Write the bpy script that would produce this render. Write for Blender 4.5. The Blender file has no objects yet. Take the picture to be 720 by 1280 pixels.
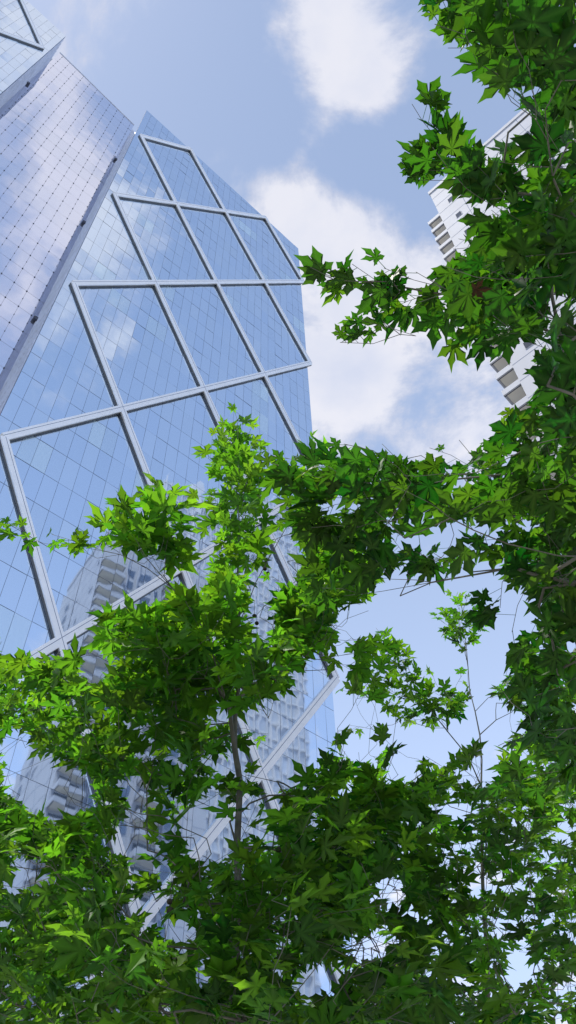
import bpy, bmesh, math, random
import numpy as np
from mathutils import Vector, noise as mnoise

scene = bpy.context.scene
COL = scene.collection
rnd = random.Random(11)

# ------------------------------------------------------------------ camera
F_PX = 1080.0
PITCH = math.radians(52.85)
ROLL = math.radians(-1.75)
EYE = np.array([0.0, 0.0, 1.6])
_F = np.array([0, math.cos(PITCH), math.sin(PITCH)])
_R0 = np.array([1.0, 0, 0]); _U0 = np.array([0, -math.sin(PITCH), math.cos(PITCH)])
_R = _R0 * math.cos(ROLL) + _U0 * math.sin(ROLL)
_U = -_R0 * math.sin(ROLL) + _U0 * math.cos(ROLL)

def ray(px, py):
    d = (px - 360) * _R + (640 - py) * _U + F_PX * _F
    return d / np.linalg.norm(d)
def at_d(px, py, D):            # a point at slant range D
    return EYE + ray(px, py) * D
def at_y(px, py, Y):            # a point on the upright plane Y metres ahead
    d = ray(px, py); return EYE + d * (Y / d[1])

cam_d = bpy.data.cameras.new('camera'); cam = bpy.data.objects.new('camera', cam_d); COL.objects.link(cam)
cam_d.sensor_fit = 'VERTICAL'; cam_d.sensor_height = 36.0; cam_d.lens = 36.0 * F_PX / 1280
cam_d.clip_start = 0.05; cam_d.clip_end = 5000
from mathutils import Matrix
m = Matrix(((_R[0], _U[0], -_F[0], EYE[0]), (_R[1], _U[1], -_F[1], EYE[1]), (_R[2], _U[2], -_F[2], EYE[2]), (0, 0, 0, 1)))
cam.matrix_world = m
scene.camera = cam

# ------------------------------------------------------------------ helpers
def tag(o, label=None, cat=None, group=None, kind=None):
    if label: o['label'] = label
    if cat: o['category'] = cat
    if group: o['group'] = group
    if kind: o['kind'] = kind
    return o
def empty(name, loc=(0, 0, 0), rz=0):
    o = bpy.data.objects.new(name, None); COL.objects.link(o)
    o.location = loc; o.rotation_euler = (0, 0, rz); o.empty_display_size = 0.5
    return o
def mesh_obj(name, verts, faces, mat, parent=None, smooth=False):
    me = bpy.data.meshes.new(name)
    me.from_pydata([tuple(map(float, v)) for v in verts], [], faces)
    me.update()
    if smooth:
        me.polygons.foreach_set('use_smooth', [True] * len(me.polygons))
    if mat: me.materials.append(mat)
    o = bpy.data.objects.new(name, me); COL.objects.link(o)
    if parent: o.parent = parent
    return o

class MB:
    """collects shapes in a thing's local frame, builds ONE mesh object"""
    def __init__(s): s.v = []; s.f = []; s.c = []; s.use_c = False
    def quad(s, pts, col=None):
        n = len(s.v); s.v += [tuple(p) for p in pts]; s.f.append(tuple(range(n, n + len(pts)))); s.c.append(col)
        if col is not None: s.use_c = True
    def hexa(s, p):      # 8 points: bottom ring 0-3, top ring 4-7
        n = len(s.v); s.v += [tuple(q) for q in p]
        for f in ((3, 2, 1, 0), (4, 5, 6, 7), (0, 1, 5, 4), (1, 2, 6, 5), (2, 3, 7, 6), (3, 0, 4, 7)):
            s.f.append(tuple(n + i for i in f)); s.c.append(None)
    def box(s, x0, x1, y0, y1, z0, z1):
        s.hexa([(x0, y0, z0), (x1, y0, z0), (x1, y1, z0), (x0, y1, z0), (x0, y0, z1), (x1, y0, z1), (x1, y1, z1), (x0, y1, z1)])
    def disc(s, c, r, depth, axis_y=True, n=12):   # stub cylinder sticking out along -y
        k = len(s.v)
        for yy in (c[1], c[1] - depth):
            for i in range(n):
                a = 2 * math.pi * i / n
                s.v.append((c[0] + r * math.cos(a), yy, c[2] + r * math.sin(a)))
        for i in range(n):
            j = (i + 1) % n
            s.f.append((k + i, k + j, k + n + j, k + n + i)); s.c.append(None)
        s.f.append(tuple(k + n + i for i in range(n))); s.c.append(None)
        s.f.append(tuple(k + i for i in reversed(range(n)))); s.c.append(None)
    def build(s, name, mat, parent=None, smooth=False):
        o = mesh_obj(name, s.v, s.f, mat, parent, smooth)
        if s.use_c:
            me = o.data
            ca = me.color_attributes.new('pane', 'FLOAT_COLOR', 'CORNER')
            i = 0; buf = []
            for p, c in zip(me.polygons, s.c):
                c = c or (0.5, 0, 0)
                for _ in range(p.loop_total): buf += [c[0], c[1], c[2], 1.0]
            ca.data.foreach_set('color', buf)
        return o

def mat(name):
    m = bpy.data.materials.new(name); m.use_nodes = True
    nt = m.node_tree; b = nt.nodes['Principled BSDF']
    return m, nt, b
def N(nt, t, **kw):
    n = nt.nodes.new(t)
    for k, v in kw.items():
        if k.startswith('i_'): n.inputs[k[2:].replace('_', ' ')].default_value = v
        else: setattr(n, k, v)
    return n
def L(nt, a, b): nt.links.new(a, b)
def ramp(nt, stops, interp='LINEAR'):
    r = nt.nodes.new('ShaderNodeValToRGB'); r.color_ramp.interpolation = interp
    el = r.color_ramp.elements
    while len(el) < len(stops): el.new(0.5)
    for e, (p, c) in zip(el, stops): e.position = p; e.color = (*c, 1) if len(c) == 3 else c
    return r
def mathn(nt, op, a=None, b=None, c=None, clamp=False):
    n = nt.nodes.new('ShaderNodeMath'); n.operation = op; n.use_clamp = clamp
    for i, x in enumerate((a, b, c)):
        if x is None: continue
        if isinstance(x, (int, float)): n.inputs[i].default_value = x
        else: nt.links.new(x, n.inputs[i])
    return n.outputs[0]

def plain(name, col, rough=0.6, metal=0.0, var=0.12, scale=0.4, bump=0.0, spec=0.5):
    m, nt, b = mat(name)
    tc = N(nt, 'ShaderNodeTexCoord'); no = N(nt, 'ShaderNodeTexNoise'); no.inputs['Scale'].default_value = scale; no.inputs['Detail'].default_value = 6
    L(nt, tc.outputs['Object'], no.inputs['Vector'])
    lo = tuple(max(0, c * (1 - var)) for c in col); hi = tuple(min(1, c * (1 + var)) for c in col)
    r = ramp(nt, [(0.3, lo), (0.7, hi)]); L(nt, no.outputs['Fac'], r.inputs['Fac']); L(nt, r.outputs['Color'], b.inputs['Base Color'])
    b.inputs['Roughness'].default_value = rough; b.inputs['Metallic'].default_value = metal
    b.inputs['Specular IOR Level'].default_value = spec
    if bump:
        bn = N(nt, 'ShaderNodeBump'); bn.inputs['Strength'].default_value = bump; L(nt, no.outputs['Fac'], bn.inputs['Height']); L(nt, bn.outputs['Normal'], b.inputs['Normal'])
    return m

# coated curtain-wall glass: each pane carries (tint, clear) in its colour attribute
def glass_mat(name, dark, light, diffuse):
    m, nt, b = mat(name)
    at = N(nt, 'ShaderNodeAttribute'); at.attribute_name = 'pane'
    sp = N(nt, 'ShaderNodeSeparateColor'); L(nt, at.outputs['Color'], sp.inputs[0])
    r = ramp(nt, [(0.0, dark), (1.0, light)]); L(nt, sp.outputs[0], r.inputs['Fac'])
    L(nt, r.outputs['Color'], b.inputs['Base Color'])
    b.inputs['Metallic'].default_value = 1.0; b.inputs['Roughness'].default_value = 0.03
    tc = N(nt, 'ShaderNodeTexCoord'); no = N(nt, 'ShaderNodeTexNoise'); no.inputs['Scale'].default_value = 0.25; no.inputs['Detail'].default_value = 1
    L(nt, tc.outputs['Object'], no.inputs['Vector'])
    bn = N(nt, 'ShaderNodeBump'); bn.inputs['Strength'].default_value = 0.05; bn.inputs['Distance'].default_value = 0.3
    L(nt, no.outputs['Fac'], bn.inputs['Height']); L(nt, bn.outputs['Normal'], b.inputs['Normal'])
    # what shows through the coating: blinds, ceilings, slab edges behind
    d = N(nt, 'ShaderNodeBsdfDiffuse')
    r2 = ramp(nt, [(0.0, diffuse), (1.0, (0.62, 0.80, 0.86))]); L(nt, sp.outputs[1], r2.inputs['Fac']); L(nt, r2.outputs['Color'], d.inputs['Color'])
    fac = mathn(nt, 'MULTIPLY_ADD', sp.outputs[1], 0.34, 0.09)
    mx = N(nt, 'ShaderNodeMixShader'); L(nt, fac, mx.inputs[0]); L(nt, b.outputs[0], mx.inputs[1]); L(nt, d.outputs[0], mx.inputs[2])
    L(nt, mx.outputs[0], nt.nodes['Material Output'].inputs['Surface'])
    return m

M = {}
M['glass'] = glass_mat('blue_coated_glass', (0.68, 0.82, 1.0), (0.78, 0.89, 1.0), (0.10, 0.15, 0.24))
M['glass_recess'] = glass_mat('pale_coated_glass', (0.82, 0.84, 0.96), (0.90, 0.91, 1.0), (0.25, 0.28, 0.36))
M['joint'] = plain('grey_gasket', (0.20, 0.24, 0.33), 0.9, spec=0.05)
M['fitting'] = plain('dark_steel_fitting', (0.06, 0.07, 0.10), 0.5)
M['bar'] = plain('white_painted_steel', (0.97, 0.97, 0.95), 0.35, 0.35, var=0.04, scale=0.6)
M['bar_shade'] = plain('dark_underside_shade', (0.13, 0.14, 0.15), 0.6)  # dark colour standing in for shade under the bars
M['return'] = plain('blue_grey_ribbed_metal', (0.62, 0.66, 0.74), 0.55, 0.0)
M['core'] = plain('tower_core', (0.25, 0.28, 0.32), 0.7)
M['render'] = plain('white_stone_cladding', (0.50, 0.51, 0.55), 0.7, var=0.05, scale=0.3)
M['soffit'] = plain('beige_soffit', (0.86, 0.80, 0.68), 0.8, var=0.05, scale=0.5)
M['slit'] = plain('dark_window_and_shade', (0.03, 0.035, 0.05), 0.15)
M['winglass'] = plain('window_glass', (0.16, 0.2, 0.26), 0.05, 0.6)
M['asphalt'] = plain('asphalt', (0.05, 0.05, 0.052), 0.9, var=0.25, scale=3, bump=0.2)
M['paving'] = plain('paving', (0.36, 0.35, 0.33), 0.85, var=0.15, scale=1.2, bump=0.1)
M['soil'] = plain('ground_earth', (0.26, 0.25, 0.22), 0.95, var=0.3, scale=0.5)

# ------------------------------------------------------------------ world
SUN_AZ = math.radians(-97.0)     # clockwise from the view direction (+Y towards +X)
SUN_EL = math.radians(71.0)
w = bpy.data.worlds.new('World'); scene.world = w; w.use_nodes = True
nt = w.node_tree; nt.nodes.clear()
sky = N(nt, 'ShaderNodeTexSky'); sky.sky_type = 'NISHITA'; sky.sun_disc = False
sky.sun_elevation = SUN_EL; sky.sun_rotation = SUN_AZ; sky.air_density = 1.0; sky.dust_density = 0.4; sky.ozone_density = 1.0
bg = N(nt, 'ShaderNodeBackground'); bg.inputs['Strength'].default_value = 0.14
L(nt, sky.outputs[0], bg.inputs['Color'])
tc = N(nt, 'ShaderNodeTexCoord')
sep = N(nt, 'ShaderNodeSeparateXYZ'); L(nt, tc.outputs['Generated'], sep.inputs[0])
zc = mathn(nt, 'MAXIMUM', sep.outputs[2], 0.06)
cx = mathn(nt, 'DIVIDE', sep.outputs[0], zc); cy = mathn(nt, 'DIVIDE', sep.outputs[1], zc)
cmb = N(nt, 'ShaderNodeCombineXYZ'); L(nt, cx, cmb.inputs[0]); L(nt, cy, cmb.inputs[1])
n1 = N(nt, 'ShaderNodeTexNoise'); n1.inputs['Scale'].default_value = 5.0; n1.inputs['Detail'].default_value = 8; n1.inputs['Roughness'].default_value = 0.62; n1.inputs['Distortion'].default_value = 0.25
L(nt, cmb.outputs[0], n1.inputs['Vector'])
n2 = N(nt, 'ShaderNodeTexNoise'); n2.inputs['Scale'].default_value = 1.7; n2.inputs['Detail'].default_value = 3
off = N(nt, 'ShaderNodeVectorMath'); off.operation = 'ADD'; off.inputs[1].default_value = (7.3, 2.1, 0); L(nt, cmb.outputs[0], off.inputs[0])
L(nt, off.outputs[0], n2.inputs['Vector'])
dens = mathn(nt, 'MULTIPLY_ADD', n1.outputs['Fac'], 3.8, -1.9)       # -0.75..0.75
dens = mathn(nt, 'ADD', dens, mathn(nt, 'MULTIPLY_ADD', n2.outputs['Fac'], 0.8, -0.40))
def cp(px, py):
    d = ray(px, py); return d[0] / d[2], d[1] / d[2]
# cloud banks of the layer: (x, y in units of cloud height, radius, weight)
P_ = 54.0
TH = math.radians(47.6)
UX = np.array([math.sin(TH), math.cos(TH), 0.0]); NX = np.array([math.cos(TH), -math.sin(TH), 0.0])   # along the glass wall / out of it
def cp_refl(px, py):
    d = ray(px, py); d = d - 2 * (d @ NX) * NX; return d[0] / d[2], d[1] / d[2]
banks = []
for (px, py, r, wt) in CLOUDS if 'CLOUDS' in globals() else [
        (430, 50, .07, .75), (400, 10, .06, .5), (470, 110, .055, .6), (400, 130, .045, .4), (500, 60, .04, .3), (205, 8, .035, .35), (292, 190, .035, .35),
        (350, 245, .05, .5), (400, 260, .06, .5), (440, 290, .07, .6), (410, 350, .10, .5), (450, 430, .12, .55), (500, 520, .12, .5), (420, 500, .1, .5), (570, 350, .09, .4), (500, 380, .08, .3),
        (660, 150, .07, .3), (620, 850, .15, .22), (700, 400, .12, .3),
        (270, 90, .09, -.3), (500, 205, .055, -.55), (600, 60, .09, -.45), (600, 150, .06, -.5), (540, 480, .06, -.3), (520, 800, .3, -.3), (620, 760, .3, -.2), (330, 130, .07, -.35), (370, 192, .045, -.6), (440, 208, .04, -.6)]:
    x, y = cp(px, py); banks.append((x, y, r, wt))
for (px, py, r, wt) in [(10, 15, .06, .3), (40, 60, .06, .3), (5, 90, .06, .25), (40, 120, .12, .45), (100, 160, .08, .35), (40, 300, .10, .45), (110, 250, .07, .35), (180, 330, .10, .40), (150, 400, .08, .4), (230, 280, .04, .25), (60, 430, .1, .3),
                        (150, 140, .04, -.3), (300, 250, .12, -.5), (340, 420, .2, -.5), (100, 600, .25, -.35), (250, 480, .15, -.4), (60, 700, .3, -.25), (200, 200, .05, -.4), (370, 600, .2, -.2)]:
    x, y = cp_refl(px, py); banks.append((x, y, r, wt))
for (bx_, by_, r, wt) in banks:
    dx = mathn(nt, 'SUBTRACT', cx, float(bx_)); dy = mathn(nt, 'SUBTRACT', cy, float(by_))
    q = mathn(nt, 'ADD', mathn(nt, 'MULTIPLY', dx, dx), mathn(nt, 'MULTIPLY', dy, dy))
    g = mathn(nt, 'EXPONENT', mathn(nt, 'MULTIPLY', q, -1.0 / (r * r)))
    dens = mathn(nt, 'MULTIPLY_ADD', g, wt * 0.85, dens)
mr = N(nt, 'ShaderNodeMapRange'); mr.interpolation_type = 'SMOOTHSTEP'
mr.inputs['From Min'].default_value = -0.02; mr.inputs['From Max'].default_value = 0.78; mr.inputs['To Min'].default_value = 0.0; mr.inputs['To Max'].default_value = 0.95
L(nt, dens, mr.inputs['Value'])
# thin veil of haze everywhere, thicker towards the horizon
veil = mathn(nt, 'MULTIPLY_ADD', mathn(nt, 'SUBTRACT', 1.0, sep.outputs[2], clamp=True), 1.15, 0.50, clamp=True)
cov = mathn(nt, 'SUBTRACT', 1.0, mathn(nt, 'MULTIPLY', mathn(nt, 'SUBTRACT', 1.0, mr.outputs[0]), mathn(nt, 'SUBTRACT', 1.0, veil)))
bgc = N(nt, 'ShaderNodeBackground')
rc = ramp(nt, [(0.0, (0.50, 0.64, 0.94)), (0.45, (0.66, 0.72, 0.90)), (1.0, (0.86, 0.87, 0.96))])
n3 = N(nt, 'ShaderNodeTexNoise'); n3.inputs['Scale'].default_value = 9.0; n3.inputs['Detail'].default_value = 5; L(nt, off.outputs[0], n3.inputs['Vector'])
body_ = mathn(nt, 'MULTIPLY', mr.outputs[0], mathn(nt, 'MULTIPLY_ADD', n3.outputs['Fac'], 1.5, 0.22), clamp=True)
L(nt, body_, rc.inputs['Fac']); L(nt, rc.outputs[0], bgc.inputs['Color']); hz = mathn(nt, 'SUBTRACT', 1.0, sep.outputs[2], clamp=True); L(nt, mathn(nt, 'MULTIPLY_ADD', mathn(nt, 'MULTIPLY', hz, hz), 0.75, 0.97), bgc.inputs['Strength'])
mxw = N(nt, 'ShaderNodeMixShader'); L(nt, cov, mxw.inputs[0]); L(nt, bg.outputs[0], mxw.inputs[1]); L(nt, bgc.outputs[0], mxw.inputs[2])
wo = N(nt, 'ShaderNodeOutputWorld'); L(nt, mxw.outputs[0], wo.inputs['Surface'])

sd = bpy.data.lights.new('sun', 'SUN'); sd.energy = 4.6; sd.angle = math.radians(0.6); sd.color = (1.0, 0.95, 0.86)
so = bpy.data.objects.new('sun', sd); COL.objects.link(so)
sdir = Vector((math.sin(SUN_AZ) * math.cos(SUN_EL), math.cos(SUN_AZ) * math.cos(SUN_EL), math.sin(SUN_EL)))
so.rotation_euler = sdir.to_track_quat('Z', 'Y').to_euler(); so.location = (0, 0, 60)
scene.view_settings.view_transform = 'Standard'; scene.view_settings.look = 'None'; scene.view_settings.exposure = 0.0; scene.view_settings.gamma = 1.0

# ------------------------------------------------------------------ ground
tag(mesh_obj('ground', [(-1500, -1500, 0), (1500, -1500, 0), (1500, 1500, 0), (-1500, 1500, 0)], [(0, 1, 2, 3)], M['soil']), kind='structure')
tag(mesh_obj('plaza', [(-60, -14, .004), (70, -14, .004), (70, 90, .004), (-60, 90, .004)], [(0, 1, 2, 3)], M['paving']), kind='structure')
tag(mesh_obj('road', [(-400, -30, .004), (400, -30, .004), (400, -18, .004), (-400, -18, .004)], [(0, 1, 2, 3)], M['asphalt']), kind='structure')

# ------------------------------------------------------------------ glass tower
# local frame: x along the wall (s), y into the building, z up; origin at the foot of the perpendicular from the viewer
K = P_ / 60.0
tower_rz = math.atan2(UX[1], UX[0])
tower = empty('glass_tower', (-NX[0] * P_, -NX[1] * P_, 0), tower_rz)
tag(tower, 'tall blue mirror glass office tower with white diagonal bracing rising behind the leafy trees', 'skyscraper')
Z0 = 1.6
SH = -0.132
S0 = 11.2 * K; DS = 12.75 * K; DZ = 44.4 * K
B0, B1 = 9.9 * K, 61.6 * K
C1 = -15.1 * K; C0 = C1 - (B1 - B0)
def lat(k, j):     # lattice node: column k, level j
    s = S0 + k * DS
    return s, Z0 + K * 172.5 + SH * (s - S0) + DZ * (j + (0.5 if k % 2 else 0.0))
def roofB(s): return Z0 + K * 240.3 - 0.139 * (s - 9.76 * K)
Crefl = B0 + C1 - (0) # mirror axis helper for the left wing
def clip(poly, a, b, c):    # keep a*x+b*z<=c
    out = []
    for i in range(len(poly)):
        p, q = poly[i], poly[(i + 1) % len(poly)]
        dp = a * p[0] + b * p[1] - c; dq = a * q[0] + b * q[1] - c
        if dp <= 0: out.append(p)
        if (dp < 0 < dq) or (dq < 0 < dp):
            t = dp / (dp - dq); out.append((p[0] + t * (q[0] - p[0]), p[1] + t * (q[1] - p[1])))
    return out
PW, FH = 1.87 * K, 5.40 * K
ZB = 98.5 * K + Z0 - 40 * FH
def panes_in(cell, mb, y=0.0, pw=PW, fh=FH, xo=13.32 * K, zo=ZB, gap=0.016, tilt=0.0042, clear_p=0.035, seed=0):
    xs = [p[0] for p in cell]; zs = [p[1] for p in cell]
    # convex cell as half-planes
    n = len(cell); cxm = sum(xs) / n; czm = sum(zs) / n; hp = []
    for i in range(n):
        p, q = cell[i], cell[(i + 1) % n]
        a, b = q[1] - p[1], -(q[0] - p[0]); c = a * p[0] + b * p[1]
        if a * cxm + b * czm > c: a, b, c = -a, -b, -c
        hp.append((a, b, c))
    i0 = math.floor((min(xs) - xo) / pw); i1 = math.ceil((max(xs) - xo) / pw)
    j0 = math.floor((min(zs) - zo) / fh); j1 = math.ceil((max(zs) - zo) / fh)
    for j in range(j0, j1):
        for i in range(i0, i1):
            x0, x1, z0, z1 = xo + i * pw + gap, xo + (i + 1) * pw - gap, zo + j * fh + gap * 1.6, zo + (j + 1) * fh - gap * 1.6
            poly = [(x0, z0), (x1, z0), (x1, z1), (x0, z1)]
            for a, b, c in hp:
                poly = clip(poly, a, b, c)
                if len(poly) < 3: break
            if len(poly) < 3: continue
            r = random.Random(i * 7919 + j * 104729 + seed)
            tx, tz = r.gauss(0, tilt), r.gauss(0, tilt)
            mx_, mz_ = (x0 + x1) / 2, (z0 + z1) / 2
            # lit / open-blind offices come in runs of neighbouring panes
            rr = random.Random((i // 2) * 31 + j * 911 + 5 + seed)
            clear = 1.0 if (rr.random() < clear_p) else max(0, r.gauss(0.0, 0.10))
            clear = clear * (0.55 + 0.45 * r.random()) if clear > .9 else clear
            tint = min(1, max(0, r.gauss(0.5, 0.16)))
            mb.quad([(x, y + tx * (x - mx_) + tz * (z - mz_), z) for x, z in poly], (tint, clear, 0))
JL, JH = -6, 3
def wing(sgn, s_edge0, s_edge1, label_side):
    """sgn=+1: lattice as measured; -1: the mirrored wing to the left"""
    def X(s): return s if sgn > 0 else (C1 + (B0 - s))
    def nd(k, j):
        s, z = lat(k, j)
        if sgn > 0: return s, z
        xm = X(s) ; return xm, Z0 + K * 172.5 + SH * (xm - S0) + DZ * (j + (0.5 if k % 2 else 0))
    lo, hi = min(s_edge0, s_edge1), max(s_edge0, s_edge1)
    # back panel behind the panes (dark gaskets in the joints)
    mb = MB(); mb.hexa([(lo, .06, 0), (hi, .06, 0), (hi, .5, 0), (lo, .5, 0), (lo, .06, roofB(lo) - .1), (hi, .06, roofB(hi) - .1), (hi, .5, roofB(hi) - .1), (lo, .5, roofB(lo) - .1)])
    mb.build('mullion_grid', M['joint'], tower)
    # glass: one part per diamond of the bracing
    for k in range(-1, 6):
        for j in range(JL, JH + 1):
            c = nd(k, j); 
            a = nd(k + 1, j if k % 2 == 0 else j + 1) if False else None
            # diamond centred on the empty lattice site (k, j+half)
            if k % 2 == 0: N_, S_ = nd(k, j + 1), nd(k, j); E_ = nd(k + 1, j); W_ = nd(k - 1, j)
            else: N_, S_ = nd(k, j), nd(k, j - 1); E_ = nd(k + 1, j); W_ = nd(k - 1, j)
            cell = [N_, E_, S_, W_]
            cell = clip(cell, -1, 0, -lo); 
            if len(cell) >= 3: cell = clip(cell, 1, 0, hi)
            if len(cell) >= 3: cell = clip(cell, 0, -1, -0.5)
            if len(cell) >= 3: cell = clip(cell, 0.139, 1, roofB(0))
            if len(cell) < 3: continue
            mb = MB(); panes_in(cell, mb, seed=0 if sgn > 0 else 77)
            if mb.v: mb.build('glass_bay', M['glass'], tower)
    # bracing bars
    W2 = 0.46; D = 0.52
    def bar(p, q, dfront):
        p = np.array(p); q = np.array(q); d = (q - p) / np.linalg.norm(q - p); nrm = np.array([-d[1], d[0]])
        if nrm[1] < 0: nrm = -nrm
        mb = MB()
        a, b, c, e = p - nrm * W2, q - nrm * W2, q + nrm * W2, p + nrm * W2
        mb.hexa([(a[0], -.02, a[1]), (b[0], -.02, b[1]), (c[0], -.02, c[1]), (e[0], -.02, e[1]), (a[0], -dfront, a[1]), (b[0], -dfront, b[1]), (c[0], -dfront, c[1]), (e[0], -dfront, e[1])])
        o = mb.build('diagonal_brace', M['bar'], tower)
        g = MB()      # underside shade put in as a dark strip on the lower flank, and a joint line on the face
        a2, b2 = p - nrm * (W2 + .05), q - nrm * (W2 + .05)
        y0, y1 = -.03, -dfront + .22
        g.hexa([(a2[0], y0, a2[1]), (b2[0], y0, b2[1]), (b[0], y0, b[1]), (a[0], y0, a[1]), (a2[0], y1, a2[1]), (b2[0], y1, b2[1]), (b[0], y1, b[1]), (a[0], y1, a[1])])
        g.build('shade_strip', M['bar_shade'], o)
        g = MB()
        f0 = p + nrm * (W2 * .25); f1 = q + nrm * (W2 * .25); f2 = q + nrm * (W2 * .25 + .05); f3 = p + nrm * (W2 * .25 + .05)
        g.hexa([(f0[0], -dfront + .01, f0[1]), (f1[0], -dfront + .01, f1[1]), (f2[0], -dfront + .01, f2[1]), (f3[0], -dfront + .01, f3[1]),
                (f0[0], -dfront - .012, f0[1]), (f1[0], -dfront - .012, f1[1]), (f2[0], -dfront - .012, f2[1]), (f3[0], -dfront - .012, f3[1])])
        g.build('panel_joint', M['joint'], o)
    def inside(p, q):      # clip a bar to the wing
        seg = [p, q]
        top = lambda s: roofB(s) + 0.0
        def cut(seg, f):
            a, b = seg; fa, fb = f(a), f(b)
            if fa > 0 and fb > 0: return None
            if fa <= 0 and fb <= 0: return seg
            t = fa / (fa - fb); mpt = (a[0] + t * (b[0] - a[0]), a[1] + t * (b[1] - a[1]))
            return [mpt, b] if fa > 0 else [a, mpt]
        for f in (lambda p: p[1] - top(p[0]) + .3, lambda p: -p[1] + .2):
            seg = cut(seg, f)
            if seg is None or math.dist(*seg) < .5: return None
        return seg
    used = {}
    for fam in (1, -1):
        for j in range(JL - 3, JH + 3):
            pts = []
            jj = j
            for k in range(0, 5):
                pts.append(nd(k, jj))
                if fam == 1: jj = jj if k % 2 == 0 else jj + 1
                else: jj = jj - 1 if k % 2 == 0 else jj
            sg = inside(pts[0], pts[-1])
            if sg:
                # lengthen a little at the ends so neighbouring bars meet in a point
                a, b = np.array(sg[0]), np.array(sg[1])
                bar(a, b, D if fam == 1 else D - .004)
    # partial bars entering from the first and last column
    return nd
wing(+1, B0, B1, 'right')
wing(-1, C0, C1, 'left')

# recessed wall between the wings
REC = 6.9
A0, A1 = C1 + .02, B0 - .02
def roofA(s): return Z0 + K * 249.6 - 0.30 * (s - A1) * 1.0
mb = MB(); mb.hexa([(A0, REC + .06, 0), (A1, REC + .06, 0), (A1, REC + .6, 0), (A0, REC + .6, 0), (A0, REC + .06, roofA(A0)), (A1, REC + .06, roofA(A1)), (A1, REC + .6, roofA(A1)), (A0, REC + .6, roofA(A0))])
mb.build('mullion_grid', M['return'], tower)
PA = 2.05; FA = 5.25; ZA = Z0 + 106.0 * 54 / 48 * 1.0 - 30 * FA
ncol = int((A1 - A0) / PA) + 1
for c in range(ncol):
    x0 = A1 - .75 - (c + 1) * PA + PA * 1.0; x0 = A1 - .9 - c * PA
    xa, xb = max(A0, x0 - PA), x0
    if c == 0: 
        mb = MB(); panes_in([(xb, 1), (A1, 1), (A1, roofA(A1)), (xb, roofA(xb))], mb, y=REC, pw=PA, fh=FA, xo=x0, zo=ZA, gap=.015, seed=9, clear_p=0)
        mb.build('glass_strip', M['glass_recess'], tower)
    if xb - xa < .3: continue
    mb = MB(); panes_in([(xa, 1), (xb, 1), (xb, roofA(xb)), (xa, roofA(xa))], mb, y=REC, pw=PA, fh=FA, xo=x0 - PA, zo=ZA, gap=.015, seed=9, clear_p=0, tilt=.0015)
    mb.build('glass_strip', M['glass_recess'], tower)
    mb = MB()
    mb.box(xb - .012, xb + .012, REC - .02, REC + .03, 1, roofA(xb) - .2)
    j = 0
    while ZA + j * FA / 2 < roofA(xb) - 1:
        z = ZA + j * FA / 2; r_ = .10 if j % 2 == 0 else .06
        mb.disc((xb, REC - .02, z), r_, .07, n=8); j += 1
    mb.build('mullion', M['fitting'], tower)
# roof trims
def trim(name, s0, s1, rf, y0, y1, m_, h0=-.02, h1=.35):
    mb = MB(); mb.hexa([(s0, y0, rf(s0) + h0), (s1, y0, rf(s1) + h0), (s1, y1, rf(s1) + h0), (s0, y1, rf(s0) + h0), (s0, y0, rf(s0) + h1), (s1, y0, rf(s1) + h1), (s1, y1, rf(s1) + h1), (s0, y1, rf(s0) + h1)])
    return mb.build(name, m_, tower)
trim('parapet_trim', A0, A1, roofA, REC - .1, REC + .6, M['return'])
# side returns with ribs and round lamps
for nm, s, sg in (('return_wall', B0, -1), ('return_wall', C1, 1)):
    zt = roofB(s) - .3
    mb = MB()
    x0, x1 = (s, s + .25) if sg < 0 else (s - .25, s)
    zf, zb = (zt, zt) if sg > 0 else (199.0, 222.5)
    mb.hexa([(x0, .52, .3), (x1, .52, .3), (x1, REC + .05, .3), (x0, REC + .05, .3), (x0, .52, zf), (x1, .52, zf), (x1, REC + .05, zb), (x0, REC + .05, zb)])
    for y in np.arange(1.0, REC - .2, .95):
        mb.box(*( (s - .09, s + .01) if sg < 0 else (s - .01, s + .09)), y, y + .07, 0.3, min(zt, zf) - .05)
    j = 0
    while j * FH < zt - 2:
        z = ZB + 0 + j * FH
        if 1 < z < zf - 1: mb.box(*((s - .05, s + .01) if sg < 0 else (s - .01, s + .05)), .56, REC - .02, z, z + .08)
        j += 1
    o = mb.build(nm, M['return'], tower)
    for zz in (94.3, 127.6, 160.9, 62, 30) if sg < 0 else (163.0, 130.0, 96):
        lm = MB(); xx = s - .2 if sg < 0 else s + .2
        lm.disc((xx, REC - .05, zz * 54 / 48 * (1 + (REC - 2.8) / 54 * .9) + Z0), .42, .45, n=16)
        lm.build('round_lamp', M['fitting'], tower)
# building body behind
mb = MB()
mb.hexa([(C0, .62, 0), (C1 - .3, .62, 0), (C1 - .3, 34, 0), (C0, 34, 0), (C0, .62, roofB(C0) - 8), (C1 - .3, .62, roofB(C1) - 8), (C1 - .3, 34, roofB(C1) - 8), (C0, 34, roofB(C0) - 8)])
mb.hexa([(B0 + .3, .62, 0), (B1 - .3, .62, 0), (B1 - .3, 34, 0), (B0 + .3, 34, 0), (B0 + .3, .62, 194), (B1 - .3, .62, 194), (B1 - .3, 34, 194), (B0 + .3, 34, 194)])
mb.hexa([(C1 - .28, REC + .65, 0), (B0 + .28, REC + .65, 0), (B0 + .28, 33.9, 0), (C1 - .28, 33.9, 0), (C1 - .28, REC + .65, roofA(A0) - 6), (B0 + .28, REC + .65, roofA(A1) - 6), (B0 + .28, 33.9, roofA(A1) - 6), (C1 - .28, 33.9, roofA(A0) - 6)])
mb.build('tower_body', M['core'], tower)

# ------------------------------------------------------------------ white residential tower
TR = 44.0
kaz = math.radians(29.1)
KC = (TR * math.sin(kaz), TR * math.cos(kaz))
FAZ = math.radians(131.4)      # the front runs this way
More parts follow.
